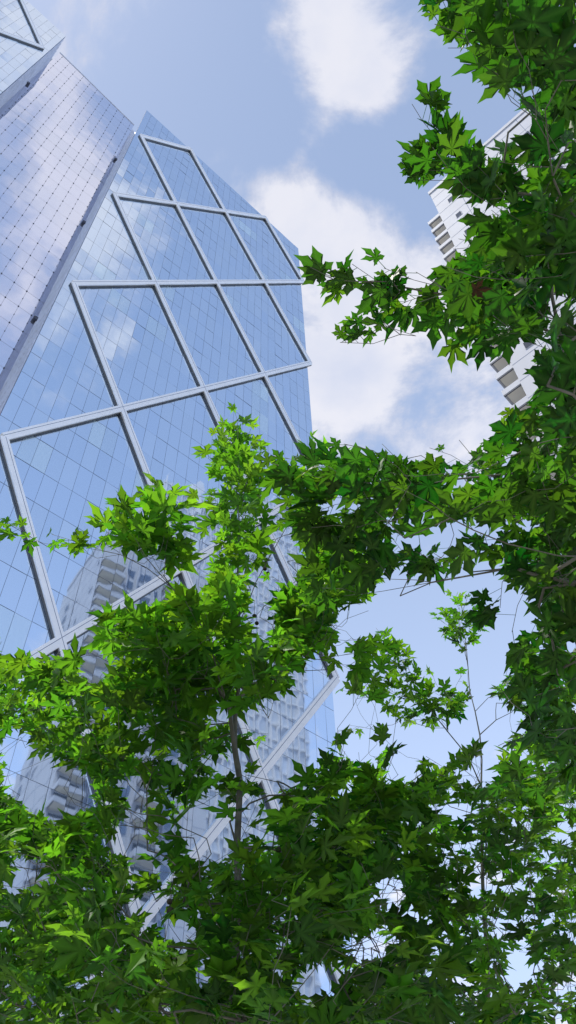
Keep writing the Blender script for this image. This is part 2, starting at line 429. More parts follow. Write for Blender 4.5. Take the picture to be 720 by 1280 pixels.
# local: x along front, y into the building, z up
frz = math.atan2(math.cos(FAZ), math.sin(FAZ))
rb = empty('apartment_tower', (KC[0], KC[1], 0), frz)
tag(rb, 'white high-rise apartment block with stacked balconies, half hidden behind the right-hand foliage', 'apartment building')
HB = 124.0 + 1.6; WB = 18.0; DB = 24.0
FR = 3.08
mb = MB(); mb.box(0, WB, 0, DB, 0, HB)
body = mb.build('wall', M['render'], rb)
mb = MB()
mb.box(-.12, WB + .12, -.12, .3, HB, HB + .9); mb.box(-.12, .3, .3, DB + .12, HB, HB + .9); mb.box(.3, WB + .12, DB - .3, DB + .12, HB, HB + .9); mb.box(WB - .3, WB + .12, .3, DB - .3, HB, HB + .9)
mb.build('parapet', M['render'], rb)
def loc_z(f): return 1.6 + 2.62 * TR - f * FR
# balcony stack on the left flank by the near corner
BW, BD = 1.9, 4.2
nb = 0
for st, (ya, yb) in enumerate(((0.06, BD), (12.0, 16.5))):
    for f in range(0, 36):
        z = loc_z(f)
        if z < 4: break
        bal = MB()
        # slab and upstand
        bal.box(-BW, -.003, ya, ya + .16, z, z + .85)
        bal.box(-BW, -BW + .16, ya + .16, yb - .16, z, z + .85)
        bal.box(-BW, -.003, yb - .16, yb, z, z + .85)
        bal.box(-BW + .16, -.003, ya + .16, yb - .16, z + .1, z + .3)
        b_ = bal.build('balcony', M['render'], rb)
        sf = MB(); sf.box(-BW + .24, -.05, ya + .24, yb - .24, z + .05, z + .098); sf.build('soffit', M['soffit'], b_)
        sl = MB(); sl.box(-BW + .02, -.02, ya + .162, ya + .236, z - .012, z + .09); sl.build('shade_strip', M['slit'], b_)  # shade of the groove behind the upstand, put in as a dark strip
        dr = MB(); dr.box(-.04, -.004, ya + .5, yb - .5, z + .32, z + 2.6); dr.build('glass_door', M['winglass'], b_)
        nb += 1
# small windows on the front and tall window strips on the flank
def front_win(x0, x1, z0, z1):
    mb = MB(); mb.box(x0 - .06, x1 + .06, -.05, -.004, z0 - .06, z1 + .06); fr = mb.build('window', M['render'], rb)
    g = MB(); g.box(x0, x1, -.062, -.052, z0, z1); g.build('pane', M['slit'], fr)
for f in range(0, 36):
    z = loc_z(f)
    for xx, wv in ((1.0, .75), (8.2, .9)):
        if z > 5 and (f + int(xx)) % 2: front_win(xx + .8, xx + wv + .8, z + 2.0 - .9, z + 2.0 + .25)
    if z > 5 and f % 1 == 0:
        front_win(13, 14.6, z + .6, z + 2.2)
for f in range(0, 36):
    z = loc_z(f)
    if z < 5: break
    for y0, y1 in ((5.2, 6.8), (7.8, 9.4), (10.2, 11.2), (17.4, 18.8)):
        mb = MB(); mb.box(-.05, -.004, y0, y1, z + .5, z + 2.4); wv = mb.build('flank_window', M['winglass'], rb)
mb = MB()
for y in (5.0, 7.2, 9.8, 11.6, 17.0, 19.1):
    mb.box(-.45, -.003, y, y + .22, 3, HB - 1.0)
mb.build('pier', M['render'], rb)
mb = MB()
for f in range(0, 38):
    z = loc_z(f) + 2 * FR + .2
    if 4 < z < HB: mb.box(.02, WB - .02, -.012, -.001, z, z + .05); mb.box(-.012, -.001, BD + .3, DB, z, z + .05)
for x in (3.6, 7.2, 10.8, 14.4): mb.box(x, x + .05, -.014, -.001, 3, HB - .1)
mb.build('cladding_joint', M['joint'], rb)

# ------------------------------------------------------------------ taller ribbed tower further back on the right (seen mostly as a reflection)
rt = empty('ribbed_tower', (52.0, 36.0, 0), frz)
tag(rt, 'tall pale ribbed tower behind the white apartment block, mostly hidden by the right-hand leaves', 'skyscraper')
M['fin'] = plain('white_fins', (0.68, 0.68, 0.70), 0.5, var=0.04)
M['palepanel'] = plain('pale_grey_panel', (0.52, 0.56, 0.63), 0.3, var=0.15, scale=.2)
for (ya, yb, xa, xb, h) in ((0, 19.9, 0, 24, 186), (20, 44, 0, 24, 205)):
    mb = MB(); mb.box(xa, xb, ya, yb, 0, h); mb.build('wall', M['palepanel'], rt)
    mb = MB()
    y = ya + .3
    while y < yb - .3:
        mb.box(-.55, -.003, y, y + .28, 2, h - .5 + (y * 7 % 3)); y += 1.85
    x = .3
    if ya == 0:
        while x < xb - .3:
            mb.box(x, x + .28, -.55, -.003, 2, h - .5); x += 1.85
    mb.build('vertical_fin', M['fin'], rt)
    z = 5.0; mb = MB()
    while z < h:
        mb.box(-.22, -.003, ya + .01, yb - .01, z, z + .5)
        if ya == 0: mb.box(.01, xb, -.22, -.003, z, z + .5)
        z += 3.9
    mb.build('floor_band', M['fin'], rt)
mb = MB(); mb.box(-1.2, 24.4, 9.0, 10.6, 0, 192); mb.build('core_wall', M['fin'], rt)

# ------------------------------------------------------------------ plane trees
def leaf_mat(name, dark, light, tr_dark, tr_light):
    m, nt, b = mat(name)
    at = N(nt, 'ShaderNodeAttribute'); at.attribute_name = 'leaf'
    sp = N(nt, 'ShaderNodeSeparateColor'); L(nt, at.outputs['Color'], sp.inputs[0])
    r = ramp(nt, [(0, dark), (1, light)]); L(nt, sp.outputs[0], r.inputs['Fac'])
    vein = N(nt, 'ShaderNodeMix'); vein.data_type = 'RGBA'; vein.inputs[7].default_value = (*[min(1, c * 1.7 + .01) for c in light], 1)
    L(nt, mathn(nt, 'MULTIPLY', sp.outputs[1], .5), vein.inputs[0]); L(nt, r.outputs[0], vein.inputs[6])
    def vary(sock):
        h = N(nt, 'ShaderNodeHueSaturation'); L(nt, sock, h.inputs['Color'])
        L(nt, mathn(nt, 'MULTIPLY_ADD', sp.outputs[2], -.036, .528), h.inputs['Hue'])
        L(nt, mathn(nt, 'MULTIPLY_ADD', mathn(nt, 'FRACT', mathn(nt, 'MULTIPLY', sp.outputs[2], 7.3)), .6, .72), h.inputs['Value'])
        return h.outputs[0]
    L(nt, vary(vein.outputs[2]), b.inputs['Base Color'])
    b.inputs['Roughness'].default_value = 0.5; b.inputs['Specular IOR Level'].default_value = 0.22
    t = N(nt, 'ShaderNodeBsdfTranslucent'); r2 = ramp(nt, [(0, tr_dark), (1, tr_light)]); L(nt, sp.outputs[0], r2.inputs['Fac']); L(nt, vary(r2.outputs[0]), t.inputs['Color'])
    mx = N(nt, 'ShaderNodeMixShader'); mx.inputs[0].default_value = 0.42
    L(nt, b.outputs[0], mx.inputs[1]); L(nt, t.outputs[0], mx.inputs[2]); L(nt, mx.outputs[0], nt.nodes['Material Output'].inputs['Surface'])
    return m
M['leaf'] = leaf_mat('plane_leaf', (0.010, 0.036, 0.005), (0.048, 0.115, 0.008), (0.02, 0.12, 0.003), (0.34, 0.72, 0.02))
M['dead'] = leaf_mat('brown_leaf', (0.06, 0.022, 0.010), (0.08, 0.03, 0.012), (0.05, 0.012, 0.006), (0.07, 0.02, 0.01))
M['bark'] = plain('bark', (0.12, 0.115, 0.09), 0.9, var=0.4, scale=14, bump=0.4)
M['seed'] = plain('seed_ball_husk', (0.035, 0.03, 0.015), 0.95, var=0.3, scale=90, bump=0.8)

# leaf outlines: five pointed lobes with teeth, petiole at the origin, blade along +x, unit width
def leaf_shape(var):
    r = random.Random(var)
    lobes = [(-1.95, .55), (-.92, .86), (0.0, 1.05), (.92, .86), (1.95, .55)]
    cx, pts = 0.20, []
    for i, (a, ln) in enumerate(lobes):
        ln *= r.uniform(.9, 1.1); a += r.uniform(-.08, .08)
        w_ = 0.205 if abs(a) < 1.5 else .15
        # left shoulder, left tooth, tip, right tooth, right shoulder
        def P(t, off): return (cx + ln * t * math.cos(a) - off * math.sin(a), ln * t * math.sin(a) + off * math.cos(a))
        pts += [P(.50, -w_ * .62), P(.56, -w_ * 1.08), P(.70, -w_ * .50), P(1.0, 0), P(.72, w_ * .52), P(.58, w_ * 1.08), P(.50, w_ * .62)]
        if i < 4:
            am = (a + lobes[i + 1][0]) / 2; q = .25 * r.uniform(.8, 1.2); pts.append((cx + q * math.cos(am), q * math.sin(am)))
    pts.append((cx - .17, .02)); 
    pts = np.array(pts) * .62
    c = np.array([[cx * .62, 0.0]])
    v = np.vstack([c, pts]); n = len(pts)
    rad = np.hypot(v[:, 0] - cx * .62, v[:, 1])
    # cupped blade: lobes droop, blade folds along each vein
    z = -.35 * rad ** 2 * (1 + r.uniform(-.3, .6)) + .05 * np.sin(5 * np.arctan2(v[:, 1], v[:, 0]) + r.uniform(0, 6)) * rad + r.uniform(.05, .22) * np.abs(v[:, 1])
    v3 = np.column_stack([v, z])
    f = [(0, 1 + i, 1 + (i + 1) % n) for i in range(n)]
    vein = np.zeros(n + 1); vein[0] = 1.0
    for i in range(5): vein[1 + i * 8 + 3] = 1.0
    return v3, np.array(f), vein
LEAVES = [leaf_shape(s) for s in range(9)]

def project(p):
    d = np.asarray(p) - EYE; w_ = d @ _F
    return (360 + F_PX * (d @ _R) / w_, 640 - F_PX * (d @ _U) / w_) if w_ > .1 else (-999, -999)
OPEN = [  # open air between the crowns, where no leaf has grown
    [(-200, -300), (508, -300), (512, 2), (524, 32), (560, 50), (586, 63), (572, 82), (545, 92), (512, 104), (506, 122), (535, 138), (528, 160), (488, 188), (486, 202), (512, 226), (542, 246),
     (575, 252), (582, 300), (570, 335), (545, 345), (512, 372), (506, 318), (480, 312), (446, 306), (425, 316), (372, 314), (366, 326), (400, 352), (405, 400), (416, 418), (430, 436), (545, 436), (556, 458), (596, 482), (600, 532),
     (575, 548), (542, 554), (490, 566), (442, 552), (420, 540), (392, 534), (368, 545), (352, 562), (330, 540), (318, 506), (282, 500), (254, 524), (248, 548), (200, 572), (202, 590), (150, 600), (118, 612), (110, 640), (60, 655), (25, 640), (-200, 625)],
    [(402, 606), (432, 612), (420, 640), (400, 648)],
    [(455, 692), (480, 668), (530, 648), (600, 642), (655, 652), (640, 664), (590, 668), (545, 672), (520, 688), (500, 688)],
    [(640, 425), (662, 430), (672, 470), (648, 505), (622, 498), (616, 452)],
    [(417, 752), (518, 734), (526, 762), (556, 795), (576, 826), (572, 862), (556, 845), (528, 825), (512, 795), (485, 774), (462, 776), (442, 815), (438, 850), (420, 860)],
    [(622, 738), (672, 748), (690, 790), (650, 796), (628, 832), (600, 866), (590, 840), (606, 800)],
    [(424, 860), (470, 868), (500, 905), (470, 905), (426, 918)],
    [(592, 118), (630, 115), (662, 170), (640, 180), (610, 186), (588, 170)],
    [(0, 705), (60, 712), (110, 715), (130, 745), (90, 775), (40, 790), (0, 780)],
]
class Tree:
    def __init__(s, seed):
        s.P = []; s.par = []; s.rnd = random.Random(seed); s.leaves = []; s.np_rng = np.random.default_rng(seed)
        s.trunk_n = 0; s.leafw = .19; s.gaps = []
    def add(s, p, par): s.P.append(np.array(p, float)); s.par.append(par); return len(s.P) - 1
    def trunk(s, pts, step=.22):
        last = -1
        for a, b in zip(pts[:-1], pts[1:]):
            a, b = np.array(a, float), np.array(b, float); n = max(1, int(np.linalg.norm(b - a) / step))
            for i in range(n):
                p = a + (b - a) * i / n + s.np_rng.normal(0, .012, 3) * (1 if s.P else 0)
                last = s.add(p, last)
        last = s.add(pts[-1], last); s.trunk_n = len(s.P)
    def nearest(s, p, below=True):
        A = np.array(s.P); d = A - p; dist = np.linalg.norm(d, axis=1)
        pen = dist + np.maximum(0, d[:, 2] + .12 * dist) * 1.6      # prefer a lower attachment point
        return int(np.argmin(pen))
    def path(s, par, pts, step=.16):
        """grow from node par through pts with a soft curve; returns node ids"""
        ids = []; cur = par
        for q in pts:
            a = s.P[cur]; q = np.array(q, float); d = np.linalg.norm(q - a); n = max(1, int(d / step))
            pp = s.par[cur]; dirp = (a - s.P[pp]) if pp >= 0 else np.array([0, 0, 1.0]); dn = np.linalg.norm(dirp); dirp = dirp / dn if dn > 1e-6 else np.array([0, 0, 1.])
            ctrl = a + dirp * d * .22 + (q - a) * .38 + np.array([0, 0, -.05 * d])
            base = cur
            for i in range(1, n + 1):
                t = i / n; p = (1 - t) ** 2 * a + 2 * t * (1 - t) * ctrl + t * t * q
                if i < n: p = p + s.np_rng.normal(0, .010, 3)
                base = s.add(p, base); ids.append(base)
            cur = base
        return ids
    def leaf(s, p, d, size, bright, node):
        """p petiole base, d outward direction (unit)"""
        s.leaves.append((p, d, size, bright, node))
    def spray(s, base, tip, n=None, size=1.0, bright=.5, bare=.0):
        base = np.array(base); tip = np.array(tip)
        k = s.nearest(base); ids = []
        if np.linalg.norm(s.P[k] - base) > .05: ids0 = s.path(k, [base]); k = ids0[-1]
        ids = s.path(k, [tip], step=.075)
        s.leafy(ids, n, size, bright)
        return ids
    def leafy(s, ids, n, size, bright):
        r = s.rnd; ax_prev = None
        Lp = [s.P[i] for i in ids]
        if len(Lp) < 2: return
        ph = r.uniform(0, 6.28)
        m = len(ids); n = n or max(5, int(m * 2.1))
        tipv = Lp[-1] - Lp[0]; tipv /= (np.linalg.norm(tipv) + 1e-9)
        up = np.array([0, 0, 1.0]); side = np.cross(tipv, up); 
        if np.linalg.norm(side) < .1: side = np.array([1., 0, 0])
        side /= np.linalg.norm(side); oth = np.cross(side, tipv)
        for i in range(n):
            t = (i + .5) / n; x = t * (m - 1); a = int(x); p = Lp[a] + (Lp[min(a + 1, m - 1)] - Lp[a]) * (x - a)
            ph += 2.4
            lat = side * math.cos(ph) + oth * math.sin(ph) * .5
            d = lat * 1.0 + tipv * r.uniform(.3, .8) + up * r.uniform(-.15, .45)
            if t > .9: d = tipv + lat * .5
            d /= np.linalg.norm(d)
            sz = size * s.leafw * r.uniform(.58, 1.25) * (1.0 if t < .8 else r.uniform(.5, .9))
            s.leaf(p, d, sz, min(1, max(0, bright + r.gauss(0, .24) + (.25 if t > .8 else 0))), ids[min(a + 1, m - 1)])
    def build(s, root, org, r_tip=.0011, expo=.5, rmax=.06):
        n = len(s.P); cnt = np.zeros(n)
        has = np.zeros(n, bool)
        for i in range(n - 1, -1, -1):
            if cnt[i] == 0: cnt[i] = 1
            if s.par[i] >= 0: cnt[s.par[i]] += cnt[i] if not False else 0
        # cnt counts chain nodes too: use tip counts instead
        tips = np.zeros(n); child = [[] for _ in range(n)]
        for i in range(n):
            if s.par[i] >= 0: child[s.par[i]].append(i)
        for i in range(n - 1, -1, -1): tips[i] = max(1, sum(tips[c] for c in child[i])) if child[i] else 1
        rad = np.minimum(rmax, r_tip * tips ** expo)
        # foliage
        used = set(); VV = []; FF = []; CC = []; off = 0; rg = s.np_rng
        pet_v = []; pet_f = []
        for (p, d, size, bright, node) in s.leaves:
            v, f, vein = LEAVES[rg.integers(len(LEAVES))]
            plen = size * rg.uniform(.25, .45)
            x = d.copy(); q = p + d * plen
            c_ = project(q + d * size * .3); e_ = project(q + d * size * .62)
            if any(in_poly(*c_, g) or in_poly(*e_, g) for g in OPEN): continue
            if any(((c_[0] - g[0]) / g[2]) ** 2 + ((c_[1] - g[1]) / g[3]) ** 2 < 1 for g in s.gaps): continue
            used.add(node)
            # blade: normal near up, tip drooping a little
            nrm = np.array([0, 0, 1.0]) + rg.normal(0, .50, 3); nrm /= np.linalg.norm(nrm)
            x = x + np.array([0, 0, rg.uniform(-.75, .15)]); x -= nrm * (x @ nrm) * rg.uniform(.3, .95); x /= np.linalg.norm(x)
            y = np.cross(nrm, x); y /= np.linalg.norm(y); z = np.cross(x, y)
            fold = rg.uniform(.6, 2.0)
            W = q + (v[:, :1] * x + v[:, 1:2] * y * rg.uniform(.82, 1.05) + v[:, 2:3] * z * fold) * size * 1.0
            VV.append(W); FF.append(f + off); off += len(v)
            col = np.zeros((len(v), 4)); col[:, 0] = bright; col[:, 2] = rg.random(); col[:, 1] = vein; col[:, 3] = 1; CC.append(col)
            # petiole as a thin three-sided stalk
            sx = np.cross(d, [0, 0, 1.0]); sx = sx / (np.linalg.norm(sx) + 1e-6); sy = np.cross(d, sx)
            e = q + x * size * .12; rr = .0011
            W2 = np.array([p + sx * rr, p - sx * rr, p + sy * rr, e + sx * rr, e - sx * rr, e + sy * rr])
            VV.append(W2); FF.append(np.array([(0, 1, 4), (0, 4, 3), (1, 2, 5), (1, 5, 4), (2, 0, 3), (2, 3, 5)]) + off); off += 6
            c2 = np.zeros((6, 4)); c2[:, 0] = 1; c2[:, 3] = 1; CC.append(c2)
        keep = np.zeros(n, bool); keep[:s.trunk_n] = True
        for i in used:
            while i >= 0 and not keep[i]: keep[i] = True; i = s.par[i]
        # limb ownership
        own = [-1] * n
        for i in range(s.trunk_n, n):
            p = s.par[i]; own[i] = i if p < s.trunk_n else own[p]
        groups = {}
        for i in range(1, n):
            if s.par[i] < 0 or not keep[i]: continue
            groups.setdefault(own[i] if i >= s.trunk_n else -1, []).append(i)
        def tubes(idx, name):
            V = []; Fc = []
            for i in idx:
                a = s.P[s.par[i]]; b = s.P[i]; d = b - a; ln = np.linalg.norm(d)
                if ln < 1e-5: continue
                d = d / ln; ra, rb_ = min(rad[s.par[i]], rad[i] * 1.35), rad[i]
                if name == 'trunk': ra = rad[s.par[i]]
                x = np.cross(d, [0.3, .9, .1]); x /= np.linalg.norm(x); y = np.cross(d, x)
                ns = 8 if name == 'trunk' else 5
                k = len(V)
                for c, rr, sh in ((a - d * ra * .3, ra, 0), (b + d * rb_ * .3, rb_, 0)):
                    for q in range(ns):
                        an = 2 * math.pi * q / ns; V.append(c + (x * math.cos(an) + y * math.sin(an)) * rr)
                for q in range(ns): Fc.append((k + q, k + (q + 1) % ns, k + ns + (q + 1) % ns, k + ns + q))
                if not child[i]: Fc.append(tuple(k + ns + q for q in range(ns)))
            return mesh_obj(name, [q - org for q in V], Fc, M['bark'], root, smooth=True)
        small = []
        for g, idx in groups.items():
            if g == -1: tubes(idx, 'trunk')
            else: tubes(idx, 'branch')
        V = np.vstack(VV) - org; Fm = np.vstack(FF); C_ = np.vstack(CC)
        me = bpy.data.meshes.new('crown'); me.vertices.add(len(V)); me.vertices.foreach_set('co', V.astype(np.float32).ravel())
        me.loops.add(len(Fm) * 3); me.loops.foreach_set('vertex_index', Fm.astype(np.int32).ravel())
        me.polygons.add(len(Fm)); me.polygons.foreach_set('loop_start', (np.arange(len(Fm)) * 3).astype(np.int32))
        me.polygons.foreach_set('use_smooth', np.ones(len(Fm), bool)); me.update(calc_edges=True)
        ca = me.color_attributes.new('leaf', 'FLOAT_COLOR', 'POINT'); ca.data.foreach_set('color', C_.astype(np.float32).ravel())
        me.materials.append(M['leaf'])
        o = bpy.data.objects.new('crown', me); COL.objects.link(o); o.parent = root
        return o

def in_poly(x, y, poly):
    c = False; j = len(poly) - 1
    for i in range(len(poly)):
        xi, yi = poly[i]; xj, yj = poly[j]
        if (yi > y) != (yj > y) and x < (xj - xi) * (y - yi) / (yj - yi) + xi: c = not c
        j = i
    return c
def fill(T, poly, count, point, rng_, gaps=(), length=(.28, .5), size=1.0, bright=.45, n=None):
    """scatter leafy twigs through a volume seen over poly; tips grow outward from the trunk"""
    r = T.rnd; xs = [p[0] for p in poly]; ys = [p[1] for p in poly]; got = []; tries = 0
    while len(got) < count and tries < count * 60:
        tries += 1
        x, y = r.uniform(min(xs), max(xs)), r.uniform(min(ys), max(ys))
        if not in_poly(x, y, poly): continue
        if any(((x - g[0]) / g[2]) ** 2 + ((y - g[1]) / g[3]) ** 2 < 1 for g in gaps): continue
        got.append(point(x, y, r.uniform(*rng_)))
    tr = np.array(T.P[:T.trunk_n])
    got.sort(key=lambda p: np.min(np.linalg.norm(tr - p, axis=1)))
    for c in got:
        k = T.nearest(c); d = c - T.P[k]; dl = np.linalg.norm(d); ln = r.uniform(*length)
        tk = int(np.argmin(np.linalg.norm(tr - c, axis=1))); out = c - tr[tk]; out[2] *= .4; out /= (np.linalg.norm(out) + 1e-6)
        dirv = d / (dl + 1e-6) * .5 + out * .6 + np.array([r.gauss(0, .3), r.gauss(0, .3), r.uniform(.0, .5)]); dirv /= np.linalg.norm(dirv)
        T.spray(c - dirv * ln * .5, c + dirv * ln * .5, n, size, min(1, max(0, r.gauss(bright, .12))))
def sprays(T, lst, point, size=1.0, bright=.55):
    for it in lst:
        (tx, ty), (bx_, by_), dd = it[:3]; n = it[3] if len(it) > 3 else None
        T.spray(point(bx_, by_, dd), point(tx, ty, dd), n, size, bright)

PICK = globals().get('PICK')
# --- the young plane tree in the middle
t1 = Tree(3); t1.leafw = .20
Y1 = 3.7
top = at_y(296, 520, Y1)
foot = at_y(297, 1279, Y1); foot[2] = 0; foot[0] = at_y(297, 1279, Y1)[0]
t1.trunk([foot, at_y(294, 1250, Y1), at_y(299, 1060, Y1), at_y(301, 980, Y1), at_y(298, 850, Y1), at_y(299, 720, Y1), top])
sprays(t1, [((295, 508), (297, 560), Y1, 9), ((255, 570), (296, 620), 3.55, 10), ((340, 575), (298, 625), 3.6, 10), ((280, 545), (297, 600), 3.55, 10), ((250, 620), (298, 660), 3.6, 10), ((270, 548), (296, 600), Y1), ((322, 560), (297, 610), Y1), ((272, 590), (298, 640), Y1 - .1), ((325, 600), (298, 650), Y1), ((262, 655), (298, 690), Y1 - .2), ((330, 650), (299, 695), Y1), ((280, 530), (297, 590), Y1 + .1), ((312, 540), (297, 590), Y1 + .15), ((300, 560), (298, 640), Y1 - .2, 9), ((285, 620), (299, 680), Y1 - .15, 9), ((315, 640), (299, 700), Y1 + .2, 9), ((290, 660), (299, 720), Y1 - .1, 9), ((265, 620), (298, 670), Y1 + .2, 8), ((340, 590), (299, 640), Y1 + .1, 8), ((310, 600), (299, 660), Y1 - .2, 9)], at_y, .85, .8)
t1.path(t1.nearest(at_y(300, 760, Y1)), [at_y(335, 700, 3.55), at_y(360, 655, 3.45)])
sprays(t1, [((392, 548), (372, 620), 3.4, 9), ((425, 572), (375, 625), 3.4, 8), ((368, 575), (362, 640), 3.45, 7), ((405, 600), (365, 650), 3.45, 7)], at_y, .95, .6)
t1.path(t1.nearest(at_y(299, 905, Y1)), [at_y(262, 800, 3.3), at_y(215, 735, 3.1)])
sprays(t1, [((140, 618), (185, 700), 2.9, 9), ((185, 605), (200, 690), 2.9, 9), ((222, 655), (205, 720), 3.0, 8), ((165, 650), (195, 715), 2.9, 10), ((150, 640), (195, 700), 2.95, 10), ((210, 630), (205, 700), 2.95, 10), ((180, 670), (205, 725), 3.0, 10), ((230, 690), (215, 735), 3.05, 9), ((125, 655), (180, 705), 2.95, 8)], at_y, 1.12, .8)
t1.path(t1.nearest(at_y(215, 735, 3.1)), [at_y(150, 693, 3.0)])
sprays(t1, [((8, 652), (70, 682), 3.0, 8), ((65, 668), (150, 693), 3.0, 10), ((105, 690), (150, 693), 3.0, 7)], at_y, .8, .6)
gaps1 = [(70, 985, 60, 38), (262, 1040, 42, 40), (150, 720, 70, 45), (60, 770, 70, 50), (170, 1030, 20, 70), (392, 880, 34, 70), (345, 900, 20, 50), (20, 930, 25, 25), (190, 1130, 35, 20), (40, 1090, 35, 25), (330, 760, 22, 40), (360, 700, 25, 30), (245, 720, 22, 22), (225, 1160, 25, 15), (400, 1220, 35, 25), (120, 830, 30, 20), (345, 960, 30, 25)]
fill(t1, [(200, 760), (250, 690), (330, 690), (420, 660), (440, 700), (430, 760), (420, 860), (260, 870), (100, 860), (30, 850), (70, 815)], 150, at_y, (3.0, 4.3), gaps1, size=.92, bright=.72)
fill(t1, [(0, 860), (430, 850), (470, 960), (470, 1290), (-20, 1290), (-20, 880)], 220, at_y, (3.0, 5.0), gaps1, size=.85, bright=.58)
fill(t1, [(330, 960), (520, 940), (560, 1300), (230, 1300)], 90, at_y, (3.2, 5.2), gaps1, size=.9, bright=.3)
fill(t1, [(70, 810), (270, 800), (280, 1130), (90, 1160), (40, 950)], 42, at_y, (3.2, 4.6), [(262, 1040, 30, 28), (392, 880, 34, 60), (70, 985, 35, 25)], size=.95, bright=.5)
t1root = empty('plane_tree', tuple(t1.P[0]))
tag(t1root, 'slender young plane tree with thin upright stem and bright pointed top in the middle', 'tree', 'plane trees in front of the towers')
# --- the nearer plane tree whose boughs hang in from the right
t2 = Tree(8); t2.leafw = .19
t2.trunk([(2.75, 1.7, 0), (2.72, 1.72, 2.2), (2.66, 1.8, 4.2), (2.5, 1.75, 6.0), (2.3, 1.6, 8.2)], step=.2)
g2 = [(622, 150, 32, 38), (572, 268, 26, 24), (560, 300, 24, 30), (605, 262, 20, 12), (640, 465, 34, 42), (600, 500, 22, 40), (655, 215, 14, 12), (690, 590, 12, 12), (560, 90, 40, 25), (700, 200, 14, 10), (700, 500, 14, 14)]
def limb2(pts): 
    P = [at_d(*p) for p in pts]; k = t2.nearest(P[0] + np.array([0, 0, -.3])); return t2.path(k, P)
limb2([(700, 420, 3.6), (620, 385, 3.5), (555, 368, 3.4), (480, 355, 3.35)])
sprays(t2, [((376, 326), (455, 352), 3.3, 9), ((412, 345), (480, 352), 3.35, 7), ((388, 334), (445, 350), 3.3, 8), ((405, 330), (450, 348), 3.4, 8), ((425, 318), (470, 345), 3.3, 8), ((395, 350), (445, 360), 3.35, 6), ((455, 318), (490, 348), 3.35, 7), ((440, 330), (490, 352), 3.3, 7), ((520, 340), (570, 368), 3.35, 7), ((480, 335), (540, 362), 3.3, 8), ((505, 378), (560, 372), 3.4, 6), ((540, 350), (600, 380), 3.4, 9), ((470, 395), (500, 365), 3.35, 5)], at_d, .95, .4)
limb2([(690, 445, 3.6), (600, 428, 3.45), (535, 420, 3.4)])
sprays(t2, [((425, 428), (500, 418), 3.3, 8), ((450, 400), (520, 420), 3.35, 6), ((415, 405), (440, 412), 3.3, 1), ((500, 430), (545, 420), 3.4, 4)], at_d, .85, .35)
limb2([(715, 250, 3.9), (640, 240, 3.8), (570, 215, 3.7)])
sprays(t2, [((498, 205), (570, 215), 3.7, 10), ((515, 130), (560, 195), 3.7, 9), ((530, 170), (590, 215), 3.7, 9), ((560, 150), (590, 200), 3.7, 6), ((520, 225), (575, 225), 3.65, 9), ((545, 190), (590, 225), 3.8, 9), ((600, 200), (640, 240), 3.7, 6)], at_d, .95, .3)
limb2([(715, 90, 4.0), (660, 70, 3.9), (600, 20, 3.9)])
sprays(t2, [((532, 12), (600, 15), 3.8, 8), ((560, 2), (620, 20), 3.8, 7), ((590, 45), (640, 60), 3.8, 7), ((600, 95), (660, 80), 3.8, 8), ((560, 60), (615, 40), 3.8, 4)], at_d, 1.0, .45)
limb2([(715, 570, 3.5), (660, 590, 3.4), (560, 600, 3.4), (470, 620, 3.4)])
sprays(t2, [((432, 590), (480, 618), 3.4, 8), ((470, 585), (520, 610), 3.4, 7), ((540, 560), (570, 600), 3.4, 7), ((590, 565), (620, 595), 3.4, 7), ((395, 640), (450, 625), 3.4, 8), ((480, 660), (520, 620), 3.4, 8), ((500, 580), (530, 610), 3.5, 6),
            ((640, 560), (660, 590), 3.4, 6), ((560, 640), (600, 600), 3.4, 7), ((430, 650), (470, 625), 3.5, 8)], at_d, .95, .35)
limb2([(715, 730, 3.3), (640, 710, 3.3), (540, 728, 3.3), (430, 745, 3.4)])
sprays(t2, [((400, 735), (450, 742), 3.4, 7), ((470, 700), (520, 725), 3.3, 7), ((560, 690), (590, 715), 3.3, 8), ((600, 740), (640, 712), 3.3, 8), ((640, 690), (670, 715), 3.3, 7), ((520, 690), (560, 722), 3.3, 7), ((500, 745), (540, 728), 3.4, 5), ((450, 770), (480, 740), 3.5, 6), ((540, 690), (580, 712), 3.3, 8), ((575, 685), (612, 712), 3.35, 8), ((610, 690), (650, 712), 3.2, 8), ((560, 715), (600, 714), 3.4, 8), ((640, 722), (680, 722), 3.2, 8), ((470, 705), (512, 720), 3.4, 7), ((490, 715), (530, 724), 3.35, 7), ((625, 760), (645, 715), 3.3, 7), ((600, 705), (640, 715), 3.5, 8), ((690, 800), (680, 735), 3.3, 7), ((640, 790), (660, 730), 3.3, 7)], at_d, .95, .4)
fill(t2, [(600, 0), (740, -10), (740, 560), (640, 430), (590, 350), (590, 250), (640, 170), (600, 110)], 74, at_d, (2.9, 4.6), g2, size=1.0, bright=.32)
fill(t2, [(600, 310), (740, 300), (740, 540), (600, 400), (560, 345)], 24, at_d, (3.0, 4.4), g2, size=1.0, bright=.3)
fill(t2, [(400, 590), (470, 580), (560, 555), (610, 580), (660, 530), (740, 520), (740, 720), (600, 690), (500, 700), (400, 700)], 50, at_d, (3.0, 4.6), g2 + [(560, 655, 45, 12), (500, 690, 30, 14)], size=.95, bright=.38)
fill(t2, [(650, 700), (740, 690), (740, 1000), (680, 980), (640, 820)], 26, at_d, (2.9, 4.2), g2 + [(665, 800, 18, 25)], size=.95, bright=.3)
t2root = empty('plane_tree', tuple(t2.P[0]))
tag(t2root, 'large overhanging plane tree with dark leafy boughs reaching in from the upper right', 'tree', 'plane trees in front of the towers')
